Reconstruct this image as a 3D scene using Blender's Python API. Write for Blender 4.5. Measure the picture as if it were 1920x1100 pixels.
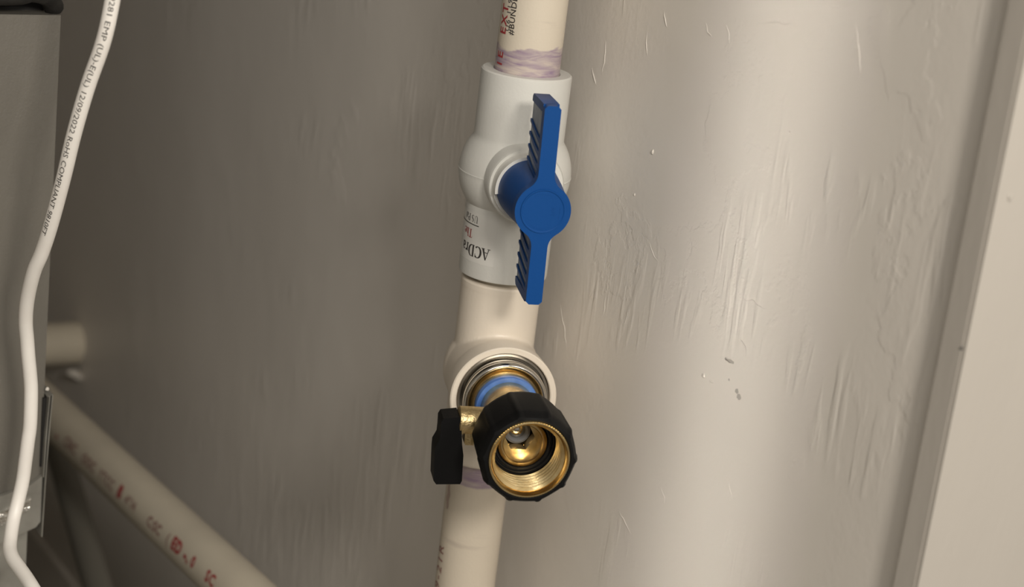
import bpy, bmesh, math, random
from math import sin, cos, pi, radians, sqrt
from mathutils import Vector, Matrix, noise

random.seed(7)
for o in list(bpy.data.objects): bpy.data.objects.remove(o, do_unlink=True)
S = bpy.context.scene
COL = S.collection
V = Vector

# ------------------------------------------------------------ camera, world, light, exposure
cam_d = bpy.data.cameras.new('camera'); cam = bpy.data.objects.new('camera', cam_d); COL.objects.link(cam)
cam_d.sensor_width = 36; cam_d.lens = 65.625; cam_d.clip_start = 0.02; cam_d.clip_end = 30
cam_d.dof.use_dof = True; cam_d.dof.focus_distance = 0.745; cam_d.dof.aperture_fstop = 9.0
_r = V((0.84608615, -0.52022023, 0.11622886)); _u = V((0.0642116, 0.3159272, 0.94660809)); _h = V((0.52916454, 0.79344875, -0.3007058))
M3 = Matrix((_r, _u, -_h)).transposed().to_4x4()
cam.matrix_world = Matrix.Translation((-0.41374307, -0.62946649, 0.23814786)) @ M3
S.camera = cam
S.view_settings.view_transform = 'Standard'; S.view_settings.look = 'None'
S.view_settings.gamma = 1.0; S.view_settings.use_curve_mapping = False
S.view_settings.exposure = 0.0

W = bpy.data.worlds.new('world'); S.world = W; W.use_nodes = True
W.node_tree.nodes['Background'].inputs[0].default_value = (1.0, 0.93, 0.82, 1)
W.node_tree.nodes['Background'].inputs[1].default_value = 0.27

def area(name, loc, target, sx, sy, power, color):
    d = bpy.data.lights.new(name, 'AREA'); d.shape = 'RECTANGLE'; d.size = sx; d.size_y = sy
    d.energy = power; d.color = color
    o = bpy.data.objects.new(name, d); COL.objects.link(o); o.location = loc
    o.rotation_euler = (V(target) - V(loc)).to_track_quat('-Z', 'Y').to_euler()
    return o
KEY = area('hall_lamp', (-0.33, -1.02, 0.52), (-0.05, 0.0, 0.0), 0.13, 0.13, 5.7, (1.0, 0.93, 0.83))
FILL = area('wall_fill_light', (-0.80, -1.22, 0.95), (0.0, 0.1, 0.0), 0.6, 0.6, 6.3, (1.0, 0.95, 0.88))  # unseen fill, added to lift the wall brightness
SIDE = area('side_fill_light', (0.08, -1.10, 0.55), (-0.05, 0.0, 0.0), 0.34, 0.30, 4.3, (1.0, 0.94, 0.85))  # added soft fill from the right, brightens board, tee and cabinet
BEAM = area('door_gap_light', (-0.62, -0.86, 0.62), (0.03, -0.120, 0.02), 0.030, 0.75, 0.078, (1.0, 0.95, 0.89))
BEAM.data.spread = radians(3.6)
BEAM.rotation_euler = (V((0.03, -0.120, 0.02)) - BEAM.location).to_track_quat('-Z', 'Y').to_euler()

# ------------------------------------------------------------ materials
def mat(name, color, rough=0.5, metal=0.0, spec=0.5, bump=None, coat=0.0, aniso=0.0):
    m = bpy.data.materials.new(name); m.use_nodes = True
    b = m.node_tree.nodes['Principled BSDF']
    b.inputs['Base Color'].default_value = (*color, 1); b.inputs['Roughness'].default_value = rough
    b.inputs['Metallic'].default_value = metal; b.inputs['Specular IOR Level'].default_value = spec
    if coat: b.inputs['Coat Weight'].default_value = coat
    if bump:
        for i, (scale, dist, stretch) in enumerate(bump): add_bump(m, scale, dist, stretch)
    return m
def N(m, t, **kw):
    n = m.node_tree.nodes.new(t)
    for k, v in kw.items(): setattr(n, k, v)
    return n
def L(m, a, b): m.node_tree.links.new(a, b)
def coords(m, stretch=(1, 1, 1)):
    tc = N(m, 'ShaderNodeTexCoord'); mp = N(m, 'ShaderNodeMapping')
    mp.inputs['Scale'].default_value = stretch
    L(m, tc.outputs['Object'], mp.inputs['Vector']); return mp.outputs[0]
def add_bump(m, scale, dist, stretch=(1, 1, 1), detail=3.0, strength=1.0):
    b = m.node_tree.nodes['Principled BSDF']
    nz = N(m, 'ShaderNodeTexNoise'); nz.inputs['Scale'].default_value = scale; nz.inputs['Detail'].default_value = detail
    L(m, coords(m, stretch), nz.inputs['Vector'])
    bp = N(m, 'ShaderNodeBump'); bp.inputs['Distance'].default_value = dist; bp.inputs['Strength'].default_value = strength
    L(m, nz.outputs['Fac'], bp.inputs['Height'])
    link = [l for l in m.node_tree.links if l.to_socket == b.inputs['Normal']]
    if link:
        L(m, link[0].from_socket, bp.inputs['Normal'])
    L(m, bp.outputs[0], b.inputs['Normal']); return bp
def mottled(name, c1, c2, scale, rough=0.5, metal=0.0, stretch=(1, 1, 1), lo=0.35, hi=0.65, bump=None, detail=4, spec=0.5):
    m = mat(name, c1, rough, metal, spec, bump)
    nz = N(m, 'ShaderNodeTexNoise'); nz.inputs['Scale'].default_value = scale; nz.inputs['Detail'].default_value = detail
    L(m, coords(m, stretch), nz.inputs['Vector'])
    cr = N(m, 'ShaderNodeValToRGB'); e = cr.color_ramp.elements
    e[0].position = lo; e[0].color = (*c1, 1); e[1].position = hi; e[1].color = (*c2, 1)
    L(m, nz.outputs['Fac'], cr.inputs[0]); L(m, cr.outputs[0], m.node_tree.nodes['Principled BSDF'].inputs['Base Color'])
    return m

def pvc_primer(name, base, zlo, zhi, soft, purple, thr=0.36):
    """beige pipe with a smeared purple primer band between zlo and zhi (object space)"""
    m = mat(name, base, 0.38, 0, 0.45, [(900, 0.00006, (1, 1, 1))])
    b = m.node_tree.nodes['Principled BSDF']
    tc = N(m, 'ShaderNodeTexCoord'); sp = N(m, 'ShaderNodeSeparateXYZ'); L(m, tc.outputs['Object'], sp.inputs[0])
    nz = N(m, 'ShaderNodeTexNoise'); nz.inputs['Scale'].default_value = 70; nz.inputs['Detail'].default_value = 3
    L(m, coords(m, (1, 1, 2.0)), nz.inputs['Vector'])
    wob = N(m, 'ShaderNodeMath', operation='MULTIPLY_ADD'); wob.inputs[1].default_value = soft * 2; wob.inputs[2].default_value = -soft
    L(m, nz.outputs['Fac'], wob.inputs[0])
    zz = N(m, 'ShaderNodeMath', operation='ADD'); L(m, sp.outputs[2], zz.inputs[0]); L(m, wob.outputs[0], zz.inputs[1])
    a1 = N(m, 'ShaderNodeMapRange', interpolation_type='SMOOTHSTEP'); L(m, zz.outputs[0], a1.inputs[0])
    a1.inputs[1].default_value = zlo; a1.inputs[2].default_value = zlo + 0.0012
    a2 = N(m, 'ShaderNodeMapRange', interpolation_type='SMOOTHSTEP'); L(m, zz.outputs[0], a2.inputs[0])
    a2.inputs[1].default_value = zhi; a2.inputs[2].default_value = zhi - 0.0012
    st = N(m, 'ShaderNodeTexNoise'); st.inputs['Scale'].default_value = 130; st.inputs['Detail'].default_value = 5
    L(m, coords(m, (0.6, 0.6, 3.2)), st.inputs['Vector']); st.inputs['Distortion'].default_value = 0.8
    sr = N(m, 'ShaderNodeMapRange'); L(m, st.outputs['Fac'], sr.inputs[0])
    sr.inputs[1].default_value = thr; sr.inputs[2].default_value = 0.70; sr.inputs[3].default_value = 0.25; sr.inputs[4].default_value = 0.95
    m1 = N(m, 'ShaderNodeMath', operation='MULTIPLY'); L(m, a1.outputs[0], m1.inputs[0]); L(m, a2.outputs[0], m1.inputs[1])
    m2 = N(m, 'ShaderNodeMath', operation='MULTIPLY'); L(m, m1.outputs[0], m2.inputs[0]); L(m, sr.outputs[0], m2.inputs[1])
    dn = N(m, 'ShaderNodeTexNoise'); dn.inputs['Scale'].default_value = 60; dn.inputs['Detail'].default_value = 6
    L(m, coords(m, (0.6, 0.6, 4.0)), dn.inputs['Vector'])
    dr = N(m, 'ShaderNodeMapRange'); L(m, dn.outputs['Fac'], dr.inputs[0]); dr.inputs[1].default_value = 0.62; dr.inputs[2].default_value = 0.78
    dr.inputs[3].default_value = 0; dr.inputs[4].default_value = 0.35
    mx0 = N(m, 'ShaderNodeMix', data_type='RGBA'); mx0.inputs[6].default_value = (*base, 1); mx0.inputs[7].default_value = (0.33, 0.27, 0.24, 1)
    L(m, dr.outputs[0], mx0.inputs[0])
    mx = N(m, 'ShaderNodeMix', data_type='RGBA'); L(m, m2.outputs[0], mx.inputs[0]); L(m, mx0.outputs[2], mx.inputs[6])
    mx.inputs[7].default_value = (*purple, 1); L(m, mx.outputs[2], b.inputs['Base Color'])
    return m

def wall_material():
    m = mat('painted_wall', (0.73, 0.685, 0.625), 0.45, 0, 0.4)
    b = m.node_tree.nodes['Principled BSDF']
    # roller stipple
    add_bump(m, 420, 0.00009, (1, 1, 1), 2)
    add_bump(m, 60, 0.00018, (1, 1, 0.8), 2)
    add_bump(m, 9, 0.0015, (1, 1, 1), 2)
    # paint sags: vertical wrinkles that show only in patches
    wr = N(m, 'ShaderNodeTexNoise'); wr.inputs['Scale'].default_value = 190; wr.inputs['Detail'].default_value = 2; wr.inputs['Distortion'].default_value = 0.4
    L(m, coords(m, (1, 1, 0.16)), wr.inputs['Vector'])
    rg = N(m, 'ShaderNodeMapRange'); L(m, wr.outputs['Fac'], rg.inputs[0]); rg.inputs[1].default_value = 0.50; rg.inputs[2].default_value = 0.66
    pm = N(m, 'ShaderNodeTexNoise'); pm.inputs['Scale'].default_value = 11; pm.inputs['Detail'].default_value = 2
    L(m, coords(m, (1, 1, 1.7)), pm.inputs['Vector'])
    pr = N(m, 'ShaderNodeMapRange'); L(m, pm.outputs['Fac'], pr.inputs[0]); pr.inputs[1].default_value = 0.52; pr.inputs[2].default_value = 0.64
    mu = N(m, 'ShaderNodeMath', operation='MULTIPLY'); L(m, rg.outputs[0], mu.inputs[0]); L(m, pr.outputs[0], mu.inputs[1])
    bp = N(m, 'ShaderNodeBump'); bp.inputs['Distance'].default_value = 0.00023; bp.inputs['Strength'].default_value = 1
    L(m, mu.outputs[0], bp.inputs['Height'])
    lk = [l for l in m.node_tree.links if l.to_socket == b.inputs['Normal']][0]
    L(m, lk.from_socket, bp.inputs['Normal'])
    # ragged edges of old peeled paint: thin contour steps
    ct = N(m, 'ShaderNodeTexNoise'); ct.inputs['Scale'].default_value = 13; ct.inputs['Detail'].default_value = 7; ct.inputs['Roughness'].default_value = 0.62
    L(m, coords(m, (1, 1, 0.8)), ct.inputs['Vector'])
    cr = N(m, 'ShaderNodeMapRange'); L(m, ct.outputs['Fac'], cr.inputs[0]); cr.inputs[1].default_value = 0.585; cr.inputs[2].default_value = 0.60
    b2 = N(m, 'ShaderNodeBump'); b2.inputs['Distance'].default_value = 0.00010; L(m, cr.outputs[0], b2.inputs['Height'])
    L(m, bp.outputs[0], b2.inputs['Normal']); L(m, b2.outputs[0], b.inputs['Normal'])
    return m

PIPE = (0.61, 0.54, 0.44)
PURPLE = (0.25, 0.17, 0.28)
M = {
 'wall': wall_material(),
 'trim': mat('trim_paint', (0.475, 0.44, 0.395), 0.4, 0, 0.45, [(14, 0.003, (1, 1, 0.2)), (300, 0.00012, (1, 1, 0.35))]),
 'floor': mottled('concrete', (0.20, 0.185, 0.16), (0.27, 0.25, 0.22), 14, 0.8),
 'pvc_top': pvc_primer('pvc_upper', (0.66, 0.59, 0.485), -0.004, 0.0112, 0.0055, PURPLE),
 'pvc_low': pvc_primer('pvc_lower', PIPE, -0.0075, 0.006, 0.0015, (0.24, 0.16, 0.27), 0.2),
 'pvc': mottled('pvc_run', (0.62, 0.56, 0.45), (0.56, 0.505, 0.41), 30, 0.42, lo=0.4, hi=0.75),
 'fitting': mat('pvc_fitting', (0.75, 0.675, 0.575), 0.34, 0, 0.5, [(700, 0.00005, (1, 1, 1))]),
 'valve': mat('valve_plastic', (0.66, 0.655, 0.62), 0.36, 0, 0.5, [(900, 0.00006, (1, 1, 1))]),
 'collar': mat('valve_white', (0.76, 0.75, 0.71), 0.35),
 'blue': mat('blue_plastic', (0.003, 0.058, 0.235), 0.45, 0, 0.22, [(1500, 0.00003, (1, 1, 1))]),
 'blue_sheen': mat('blue_web_sheen', (0.045, 0.085, 0.17), 0.32, 0, 0.5, [(160, 0.0003, (1, 1, 1))]),  # handle blue greyed, side reflection put into the colour
 'brass': mottled('brass', (0.62, 0.46, 0.22), (0.78, 0.62, 0.34), 160, 0.27, 1.0, bump=[(500, 0.00006, (1, 1, 1))]),
 'brass_rough': mottled('brass_cast', (0.56, 0.42, 0.20), (0.74, 0.58, 0.32), 300, 0.42, 1.0, bump=[(900, 0.0003, (1, 1, 1))]),
 'steel': mat('polished_steel', (0.60, 0.57, 0.52), 0.13, 1.0),
 'steelring': mat('brushed_steel', (0.52, 0.48, 0.42), 0.32, 1.0),
 'rubber': mat('black_rubber', (0.0045, 0.0045, 0.0047), 0.5, 0, 0.16, [(1200, 0.00005, (1, 1, 1))]),
 'washer': mat('black_washer', (0.008, 0.008, 0.008), 0.35, 0, 0.5),
 'seal': mat('grey_seal', (0.22, 0.23, 0.25), 0.4),
 'bluewasher': mottled('blue_gasket', (0.07, 0.17, 0.48), (0.11, 0.23, 0.56), 200, 0.35),
 'dark': mat('gap_shade', (0.01, 0.009, 0.008), 0.7),  # near-black, paints the shade inside gaps
 'cabinet': mottled('cabinet_paint', (0.135, 0.125, 0.107), (0.150, 0.139, 0.119), 60, 0.45, 0, (1, 1, 0.3), bump=[(260, 0.0003, (1, 1, 0.35)), (900, 0.0001, (1, 1, 1))]),
 'foam_shade': mottled('black_foam_shade', (0.010, 0.009, 0.008), (0.022, 0.02, 0.017), 120, 0.75, bump=[(90, 0.002, (1, 1, 1))]),  # seam tape black, also the painted shade of the upper cabinet
 'zinc': mottled('galvanized', (0.24, 0.23, 0.205), (0.36, 0.35, 0.315), 55, 0.40, 0.35, lo=0.3, hi=0.7, bump=[(80, 0.0006, (1, 1, 1))]),
 'foil': mottled('foil', (0.62, 0.60, 0.56), (0.82, 0.80, 0.75), 90, 0.22, 0.9, bump=[(130, 0.0025, (1, 1, 2))]),
 'cable': mottled('cable_jacket', (0.90, 0.865, 0.815), (0.85, 0.81, 0.76), 45, 0.42, lo=0.45, hi=0.7),
 'ink': mat('black_ink', (0.035, 0.03, 0.028), 0.5),
 'ink_soft': mat('faded_ink', (0.10, 0.095, 0.09), 0.5),
 'red': mat('red_ink', (0.36, 0.04, 0.045), 0.5),
 'redlabel': mat('label_red', (0.30, 0.045, 0.04), 0.5),
 'maroon': mat('maroon_ink', (0.27, 0.13, 0.115), 0.5),
 'film': mat('label_film', (0.68, 0.67, 0.635), 0.25, 0, 0.5),
 'conduit': mat('grey_conduit', (0.17, 0.16, 0.135), 0.5),
 'chip': mat('bare_plaster', (0.70, 0.66, 0.60), 0.7),
 'copper': mat('copper_braid', (0.45, 0.33, 0.24), 0.4, 0.6),
}

# ------------------------------------------------------------ scene helpers
def root(name, loc, label, cat, group=None):
    o = bpy.data.objects.new(name, None); COL.objects.link(o); o.location = loc
    o.empty_display_size = 0.02
    o['label'] = label; o['category'] = cat
    if group: o['group'] = group
    return o
ORG = {}
def put(name, bm, m, parent=None, smooth=40, label=None, kind=None, mods=None, mesh=None):
    """link a bmesh written in world coordinates as one object under parent"""
    org = V((0, 0, 0)); p = parent
    while p is not None: org += p.location; p = p.parent
    if bm is not None:
        bmesh.ops.recalc_face_normals(bm, faces=bm.faces)
        if parent is not None: bmesh.ops.translate(bm, verts=bm.verts, vec=-org)
        me = bpy.data.meshes.new(name); bm.to_mesh(me); bm.free()
    else: me = mesh
    me.materials.append(m)
    if smooth:
        for f in me.polygons: f.use_smooth = True
        try: me.set_sharp_from_angle(angle=radians(smooth))
        except Exception: pass
    o = bpy.data.objects.new(name, me); COL.objects.link(o); o.parent = parent
    if label: o['label'] = label
    if kind: o['kind'] = kind
    return o
def frame(axis, ref=(0, 0, 1)):
    a = V(axis).normalized(); r = V(ref)
    if abs(a.dot(r)) > 0.99: r = V((1, 0, 0))
    u = r.cross(a).normalized(); w = a.cross(u).normalized()
    return a, u, w
def lathe(bm, o, axis, prof, seg=64, closed=False, ref=(0, 0, 1), a0=0.0, a1=2 * pi):
    """prof: [(s along axis, radius)]"""
    a, u, w = frame(axis, ref); o = V(o); full = abs(a1 - a0 - 2 * pi) < 1e-6
    n = seg if full else seg + 1; rings = []
    for s, r in prof:
        if r < 1e-7: rings.append([bm.verts.new(o + a * s)]); continue
        rings.append([bm.verts.new(o + a * s + (u * cos(a0 + (a1 - a0) * i / seg) + w * sin(a0 + (a1 - a0) * i / seg)) * r) for i in range(n)])
    pairs = list(zip(rings, rings[1:]))
    if closed: pairs.append((rings[-1], rings[0]))
    for A_, B_ in pairs:
        m = n if full else n - 1
        for i in range(m):
            j = (i + 1) % n
            if len(A_) == 1 and len(B_) == 1: continue
            if len(A_) == 1: bm.faces.new((A_[0], B_[i], B_[j]))
            elif len(B_) == 1: bm.faces.new((A_[i], A_[j], B_[0]))
            else: bm.faces.new((A_[i], A_[j], B_[j], B_[i]))
    if not full and closed:
        bm.faces.new([r[0] for r in rings]); bm.faces.new([r[-1] for r in rings])
    return bm
def box(bm, lo, hi, rot=None, about=None):
    vs = [bm.verts.new((x, y, z)) for x in (lo[0], hi[0]) for y in (lo[1], hi[1]) for z in (lo[2], hi[2])]
    for f in ((0, 1, 3, 2), (4, 6, 7, 5), (0, 4, 5, 1), (2, 3, 7, 6), (0, 2, 6, 4), (1, 5, 7, 3)):
        bm.faces.new([vs[i] for i in f])
    return vs
def bevel(bm, w, seg=2, ang=30):
    es = [e for e in bm.edges if len(e.link_faces) == 2 and e.calc_face_angle(0) > radians(ang)]
    bmesh.ops.bevel(bm, geom=es, offset=w, segments=seg, profile=0.5, affect='EDGES')
def catmull(P, n):
    out = []; P = [V(p) for p in P]; P = [P[0] * 2 - P[1]] + P + [P[-1] * 2 - P[-2]]
    for i in range(1, len(P) - 2):
        for k in range(n):
            t = k / n; a, b, c, d = P[i - 1], P[i], P[i + 1], P[i + 2]
            out.append(0.5 * ((2 * b) + (c - a) * t + (2 * a - 5 * b + 4 * c - d) * t * t + (3 * b - a - 3 * c + d) * t ** 3))
    out.append(P[-2].copy()); return out
def tube(bm, pts, r, seg=20, caps=True):
    pts = [V(p) for p in pts]; n = len(pts); rings = []; up = None; frames = []
    for i, p in enumerate(pts):
        t = (pts[min(i + 1, n - 1)] - pts[max(i - 1, 0)]).normalized()
        if up is None: up = V((0, -1, 0.01))
        u = (up - t * up.dot(t)).normalized(); up = u; w = t.cross(u)
        rr = r[i] if isinstance(r, (list, tuple)) else r
        rings.append([bm.verts.new(p + (u * cos(2 * pi * k / seg) + w * sin(2 * pi * k / seg)) * rr) for k in range(seg)])
        frames.append((p, t, u, w))
    for a, b in zip(rings, rings[1:]):
        for k in range(seg): bm.faces.new((a[k], a[(k + 1) % seg], b[(k + 1) % seg], b[k]))
    if caps: bm.faces.new(rings[0]); bm.faces.new(rings[-1])
    return frames
def prism(bm, outline, fn, d0, d1):
    """outline [(a,b)] extruded from depth d0 to d1; fn(a,b,d) -> world"""
    A_ = [bm.verts.new(fn(a, b, d0)) for a, b in outline]; B_ = [bm.verts.new(fn(a, b, d1)) for a, b in outline]
    n = len(outline); bm.faces.new(A_); bm.faces.new(B_)
    for i in range(n): bm.faces.new((A_[i], A_[(i + 1) % n], B_[(i + 1) % n], B_[i]))

# camera-facing azimuth round the plumbing axis: phi = 0 looks at the doorway side
AH = radians(33.7)
def dirp(deg):
    f = radians(deg); hh = V((sin(AH), cos(AH), 0)); rh = V((cos(AH), -sin(AH), 0))
    return -hh * cos(f) + rh * sin(f)

# text as thin ink geometry laid on a surface
def text_bm(s, size, cell=0.0008, spacing=1.0, bold=0.0):
    cu = bpy.data.curves.new('t', 'FONT'); cu.body = s; cu.size = size; cu.space_character = spacing; cu.offset = bold
    cu.resolution_u = 2
    o = bpy.data.objects.new('t', cu); COL.objects.link(o)
    dg = bpy.context.evaluated_depsgraph_get()
    me = bpy.data.meshes.new_from_object(o.evaluated_get(dg)); bm = bmesh.new(); bm.from_mesh(me)
    bpy.data.objects.remove(o, do_unlink=True); bpy.data.meshes.remove(me); bpy.data.curves.remove(cu)
    cut(bm, cell); return bm
def cut(bm, cell):
    if not bm.verts: return
    for ax in (0, 1):
        lo = min(v.co[ax] for v in bm.verts); hi = max(v.co[ax] for v in bm.verts); k = math.floor(lo / cell) + 1
        while k * cell < hi:
            no = V((0, 0, 0)); no[ax] = 1; co = V((0, 0, 0)); co[ax] = k * cell
            bmesh.ops.bisect_plane(bm, geom=bm.verts[:] + bm.edges[:] + bm.faces[:], plane_co=co, plane_no=no, dist=1e-7); k += 1
def width(bm): return max(v.co.x for v in bm.verts)
def wrap(bm, fn):
    for v in bm.verts: v.co = fn(v.co.x, v.co.y)
    return bm
def merge(bms):
    out = bmesh.new()
    for b in bms:
        me = bpy.data.meshes.new('m'); b.to_mesh(me); b.free(); out.from_mesh(me); bpy.data.meshes.remove(me)
    return out

# hand-drawn serif capitals for the valve label (unit em, cap height 1)
def strokes(*ps):
    bm = bmesh.new()
    for pts in ps:
        n = len(pts); L_, R_ = [], []
        for i, (x, y, w) in enumerate(pts):
            a = pts[max(i - 1, 0)]; b = pts[min(i + 1, n - 1)]; d = V((b[0] - a[0], b[1] - a[1])).normalized(); q = V((-d.y, d.x)) * w / 2
            q = q * 1.15; L_.append(bm.verts.new((x + q.x, y + q.y, 0))); R_.append(bm.verts.new((x - q.x, y - q.y, 0)))
        for i in range(n - 1): bm.faces.new((L_[i], L_[i + 1], R_[i + 1], R_[i]))
    return bm
def arc(cx, cy, rx, ry, a0, a1, w0, w1, n=18):
    out = []
    for i in range(n + 1):
        a = radians(a0 + (a1 - a0) * i / n); k = abs(cos(a))
        out.append((cx + rx * cos(a), cy + ry * sin(a), w0 + (w1 - w0) * k))
    return out
def ser(x, y, w, h=0.05): return [(x - w / 2, y, h), (x + w / 2, y, h)]
GL = {
 'A': (0.78, [[(0.36, 0.98, 0.10), (0.66, 0.02, 0.17)], [(0.36, 0.96, 0.05), (0.12, 0.02, 0.06)], [(0.2, 0.34, 0.055), (0.56, 0.34, 0.055)], ser(0.12, 0.025, 0.26), ser(0.66, 0.025, 0.32)]),
 'C': (0.76, [arc(0.40, 0.5, 0.32, 0.47, 48, 312, 0.055, 0.17), [(0.64, 0.98, 0.05), (0.65, 0.66, 0.05)], [(0.64, 0.02, 0.03), (0.66, 0.2, 0.03)]]),
 'D': (0.80, [[(0.16, 0.0, 0.16), (0.16, 1.0, 0.16)], arc(0.34, 0.5, 0.33, 0.47, -90, 90, 0.055, 0.17), [(0.03, 0.975, 0.05), (0.36, 0.975, 0.05)], [(0.03, 0.025, 0.05), (0.36, 0.025, 0.05)]]),
 'r': (0.48, [[(0.15, 0, 0.14), (0.15, 0.68, 0.14)], ser(0.15, 0.025, 0.3), [(0.02, 0.655, 0.05), (0.2, 0.655, 0.05)], [(0.2, 0.5, 0.06), (0.3, 0.62, 0.11), (0.42, 0.62, 0.14)]]),
 'a': (0.52, [[(0.36, 0.0, 0.14), (0.36, 0.5, 0.14), (0.24, 0.66, 0.07), (0.08, 0.56, 0.12)], arc(0.2, 0.19, 0.13, 0.17, 40, 320, 0.06, 0.13), [(0.34, 0.03, 0.06), (0.5, 0.06, 0.05)]]),
 'T': (0.72, [[(0.35, 0, 0.16), (0.35, 1, 0.16)], [(0.04, 0.97, 0.06), (0.66, 0.97, 0.06)], ser(0.35, 0.025, 0.34), [(0.05, 0.98, 0.04), (0.04, 0.74, 0.04)], [(0.65, 0.98, 0.04), (0.66, 0.74, 0.04)]]),
 'h': (0.60, [[(0.14, 0, 0.14), (0.14, 1, 0.14)], [(0.16, 0.52, 0.05), (0.3, 0.66, 0.09), (0.42, 0.55, 0.14), (0.42, 0, 0.14)], ser(0.14, 0.025, 0.26), ser(0.42, 0.025, 0.26), [(0.02, 0.975, 0.05), (0.2, 0.975, 0.05)]]),
 'e': (0.52, [arc(0.26, 0.34, 0.2, 0.32, 20, 320, 0.06, 0.14), [(0.1, 0.4, 0.05), (0.44, 0.4, 0.05)]]),
 'U': (0.78, [[(0.15, 1, 0.13), (0.15, 0.35, 0.13), (0.22, 0.1, 0.10), (0.38, 0.02, 0.07), (0.54, 0.1, 0.07), (0.6, 0.35, 0.06), (0.6, 1, 0.06)], ser(0.15, 0.975, 0.28), ser(0.6, 0.975, 0.26)]),
 'S': (0.58, [[(0.48, 0.82, 0.06), (0.36, 0.97, 0.06), (0.16, 0.9, 0.09), (0.1, 0.74, 0.14), (0.26, 0.56, 0.16), (0.44, 0.4, 0.16), (0.48, 0.2, 0.14), (0.36, 0.05, 0.08), (0.16, 0.04, 0.05), (0.07, 0.2, 0.05)]]),
 'P': (0.64, [[(0.16, 0, 0.14), (0.16, 1, 0.14)], arc(0.30, 0.74, 0.24, 0.235, -90, 90, 0.05, 0.14), [(0.03, 0.975, 0.05), (0.32, 0.975, 0.05)], [(0.16, 0.505, 0.05), (0.32, 0.505, 0.05)], ser(0.16, 0.025, 0.3)]),
 't': (0.38, [[(0.16, 0.9, 0.10), (0.16, 0.12, 0.13), (0.3, 0.04, 0.06)], [(0.03, 0.66, 0.05), (0.32, 0.66, 0.05)]]),
 ' ': (0.3, []),
}
def serif(s, cap, cell=0.0007):
    bms = []; x = 0
    for ch in s:
        wd, st = GL[ch]
        if st:
            b = strokes(*st)
            for v in b.verts: v.co = V(((v.co.x + x) * cap, v.co.y * cap, 0))
            bms.append(b)
        x += wd
    bm = merge(bms); cut(bm, cell); return bm

# ------------------------------------------------------------ the setting
WX = 0.030; FZ = -0.52; CZ = 1.70
def slab(name, lo, hi, m, label=None):
    bm = bmesh.new(); box(bm, lo, hi); o = put(name, bm, m, None, 0); o['kind'] = 'structure'
    if label: o['label'] = label
    return o
wall_right = slab('wall_right', (WX, -0.2272, FZ), (WX + 0.10, 1.0, CZ), M['wall'])
slab('wall_back', (-0.95, 0.95, FZ), (WX, 1.05, CZ), M['wall'])
slab('wall_left', (-1.05, -0.23, FZ), (-0.95, 1.05, CZ), M['wall'])
slab('floor', (-2.0, -2.6, FZ - 0.06), (1.2, 1.05, FZ), M['floor'])
slab('ceiling', (-1.05, -0.34, CZ), (0.2, 1.05, CZ + 0.08), M['wall'])
slab('baseboard_right', (WX - 0.004, -0.2264, FZ), (WX, 0.95, -0.417), M['wall'])
# jamb edge beside the wall, then the casing board facing the hall
bm = bmesh.new(); box(bm, (0.0235, -0.2353, FZ), (0.13, -0.2266, CZ)); bevel(bm, 0.0012, 3)
t1 = put('trim_1', bm, M['trim'], None, 50); t1['kind'] = 'structure'
bm = bmesh.new(); box(bm, (0.0238, -0.2370, FZ), (0.36, -0.2354, CZ)); bevel(bm, 0.0005, 2)
t2 = put('trim_2', bm, M['trim'], None, 50); t2['kind'] = 'structure'
bm = bmesh.new(); box(bm, (0.36, -0.2350, FZ), (1.2, -0.14, CZ)); ff = put('wall_front', bm, M['wall'], None, 0); ff['kind'] = 'structure'

def blob(name, c, size, m, parent, seed=0, flat=(1, 1, 1)):
    bm = bmesh.new(); bmesh.ops.create_icosphere(bm, subdivisions=2, radius=1)
    for v in bm.verts:
        k = 1 + 0.45 * noise.noise(v.co * 1.4 + V((seed, seed * 2, 0))); v.co = V((v.co.x * size * k * flat[0], v.co.y * size * k * flat[1], v.co.z * size * k * flat[2])) + V(c)
    return put(name, bm, m, parent, 60)
for i, (y, z, s, fl) in enumerate([(-0.052, 0.0747, 0.0012, (0.7, 0.6, 1.2)), (-0.044, 0.0548, 0.0008, (0.6, 0.7, 1)), (-0.130, 0.1026, 0.0006, (0.7, 1, 1)), (-0.104, -0.001, 0.0015, (0.35, 1, 0.9)), (-0.109, -0.0015, 0.0013, (0.25, 1.6, 0.5))]):
    blob('paint_bump', (WX, y, z), s * 0.75, M['wall'], wall_right, i, fl)
for i, (y, z, s, fl) in enumerate([(-0.1175, 0.0103, 0.0017, (0.15, 1.8, 0.45)), (-0.1262, -0.0012, 0.0014, (0.15, 1.0, 0.8)), (-0.1245, 0.0005, 0.001, (0.15, 1, 1)), (-0.119, 0.003, 0.0005, (0.2, 1, 1))]):
    blob('paint_dent', (WX, y, z), s, mat('dent_paint', (0.42, 0.39, 0.35), 0.5) if i == 0 else bpy.data.materials['dent_paint'], wall_right, i + 9, fl)
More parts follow.
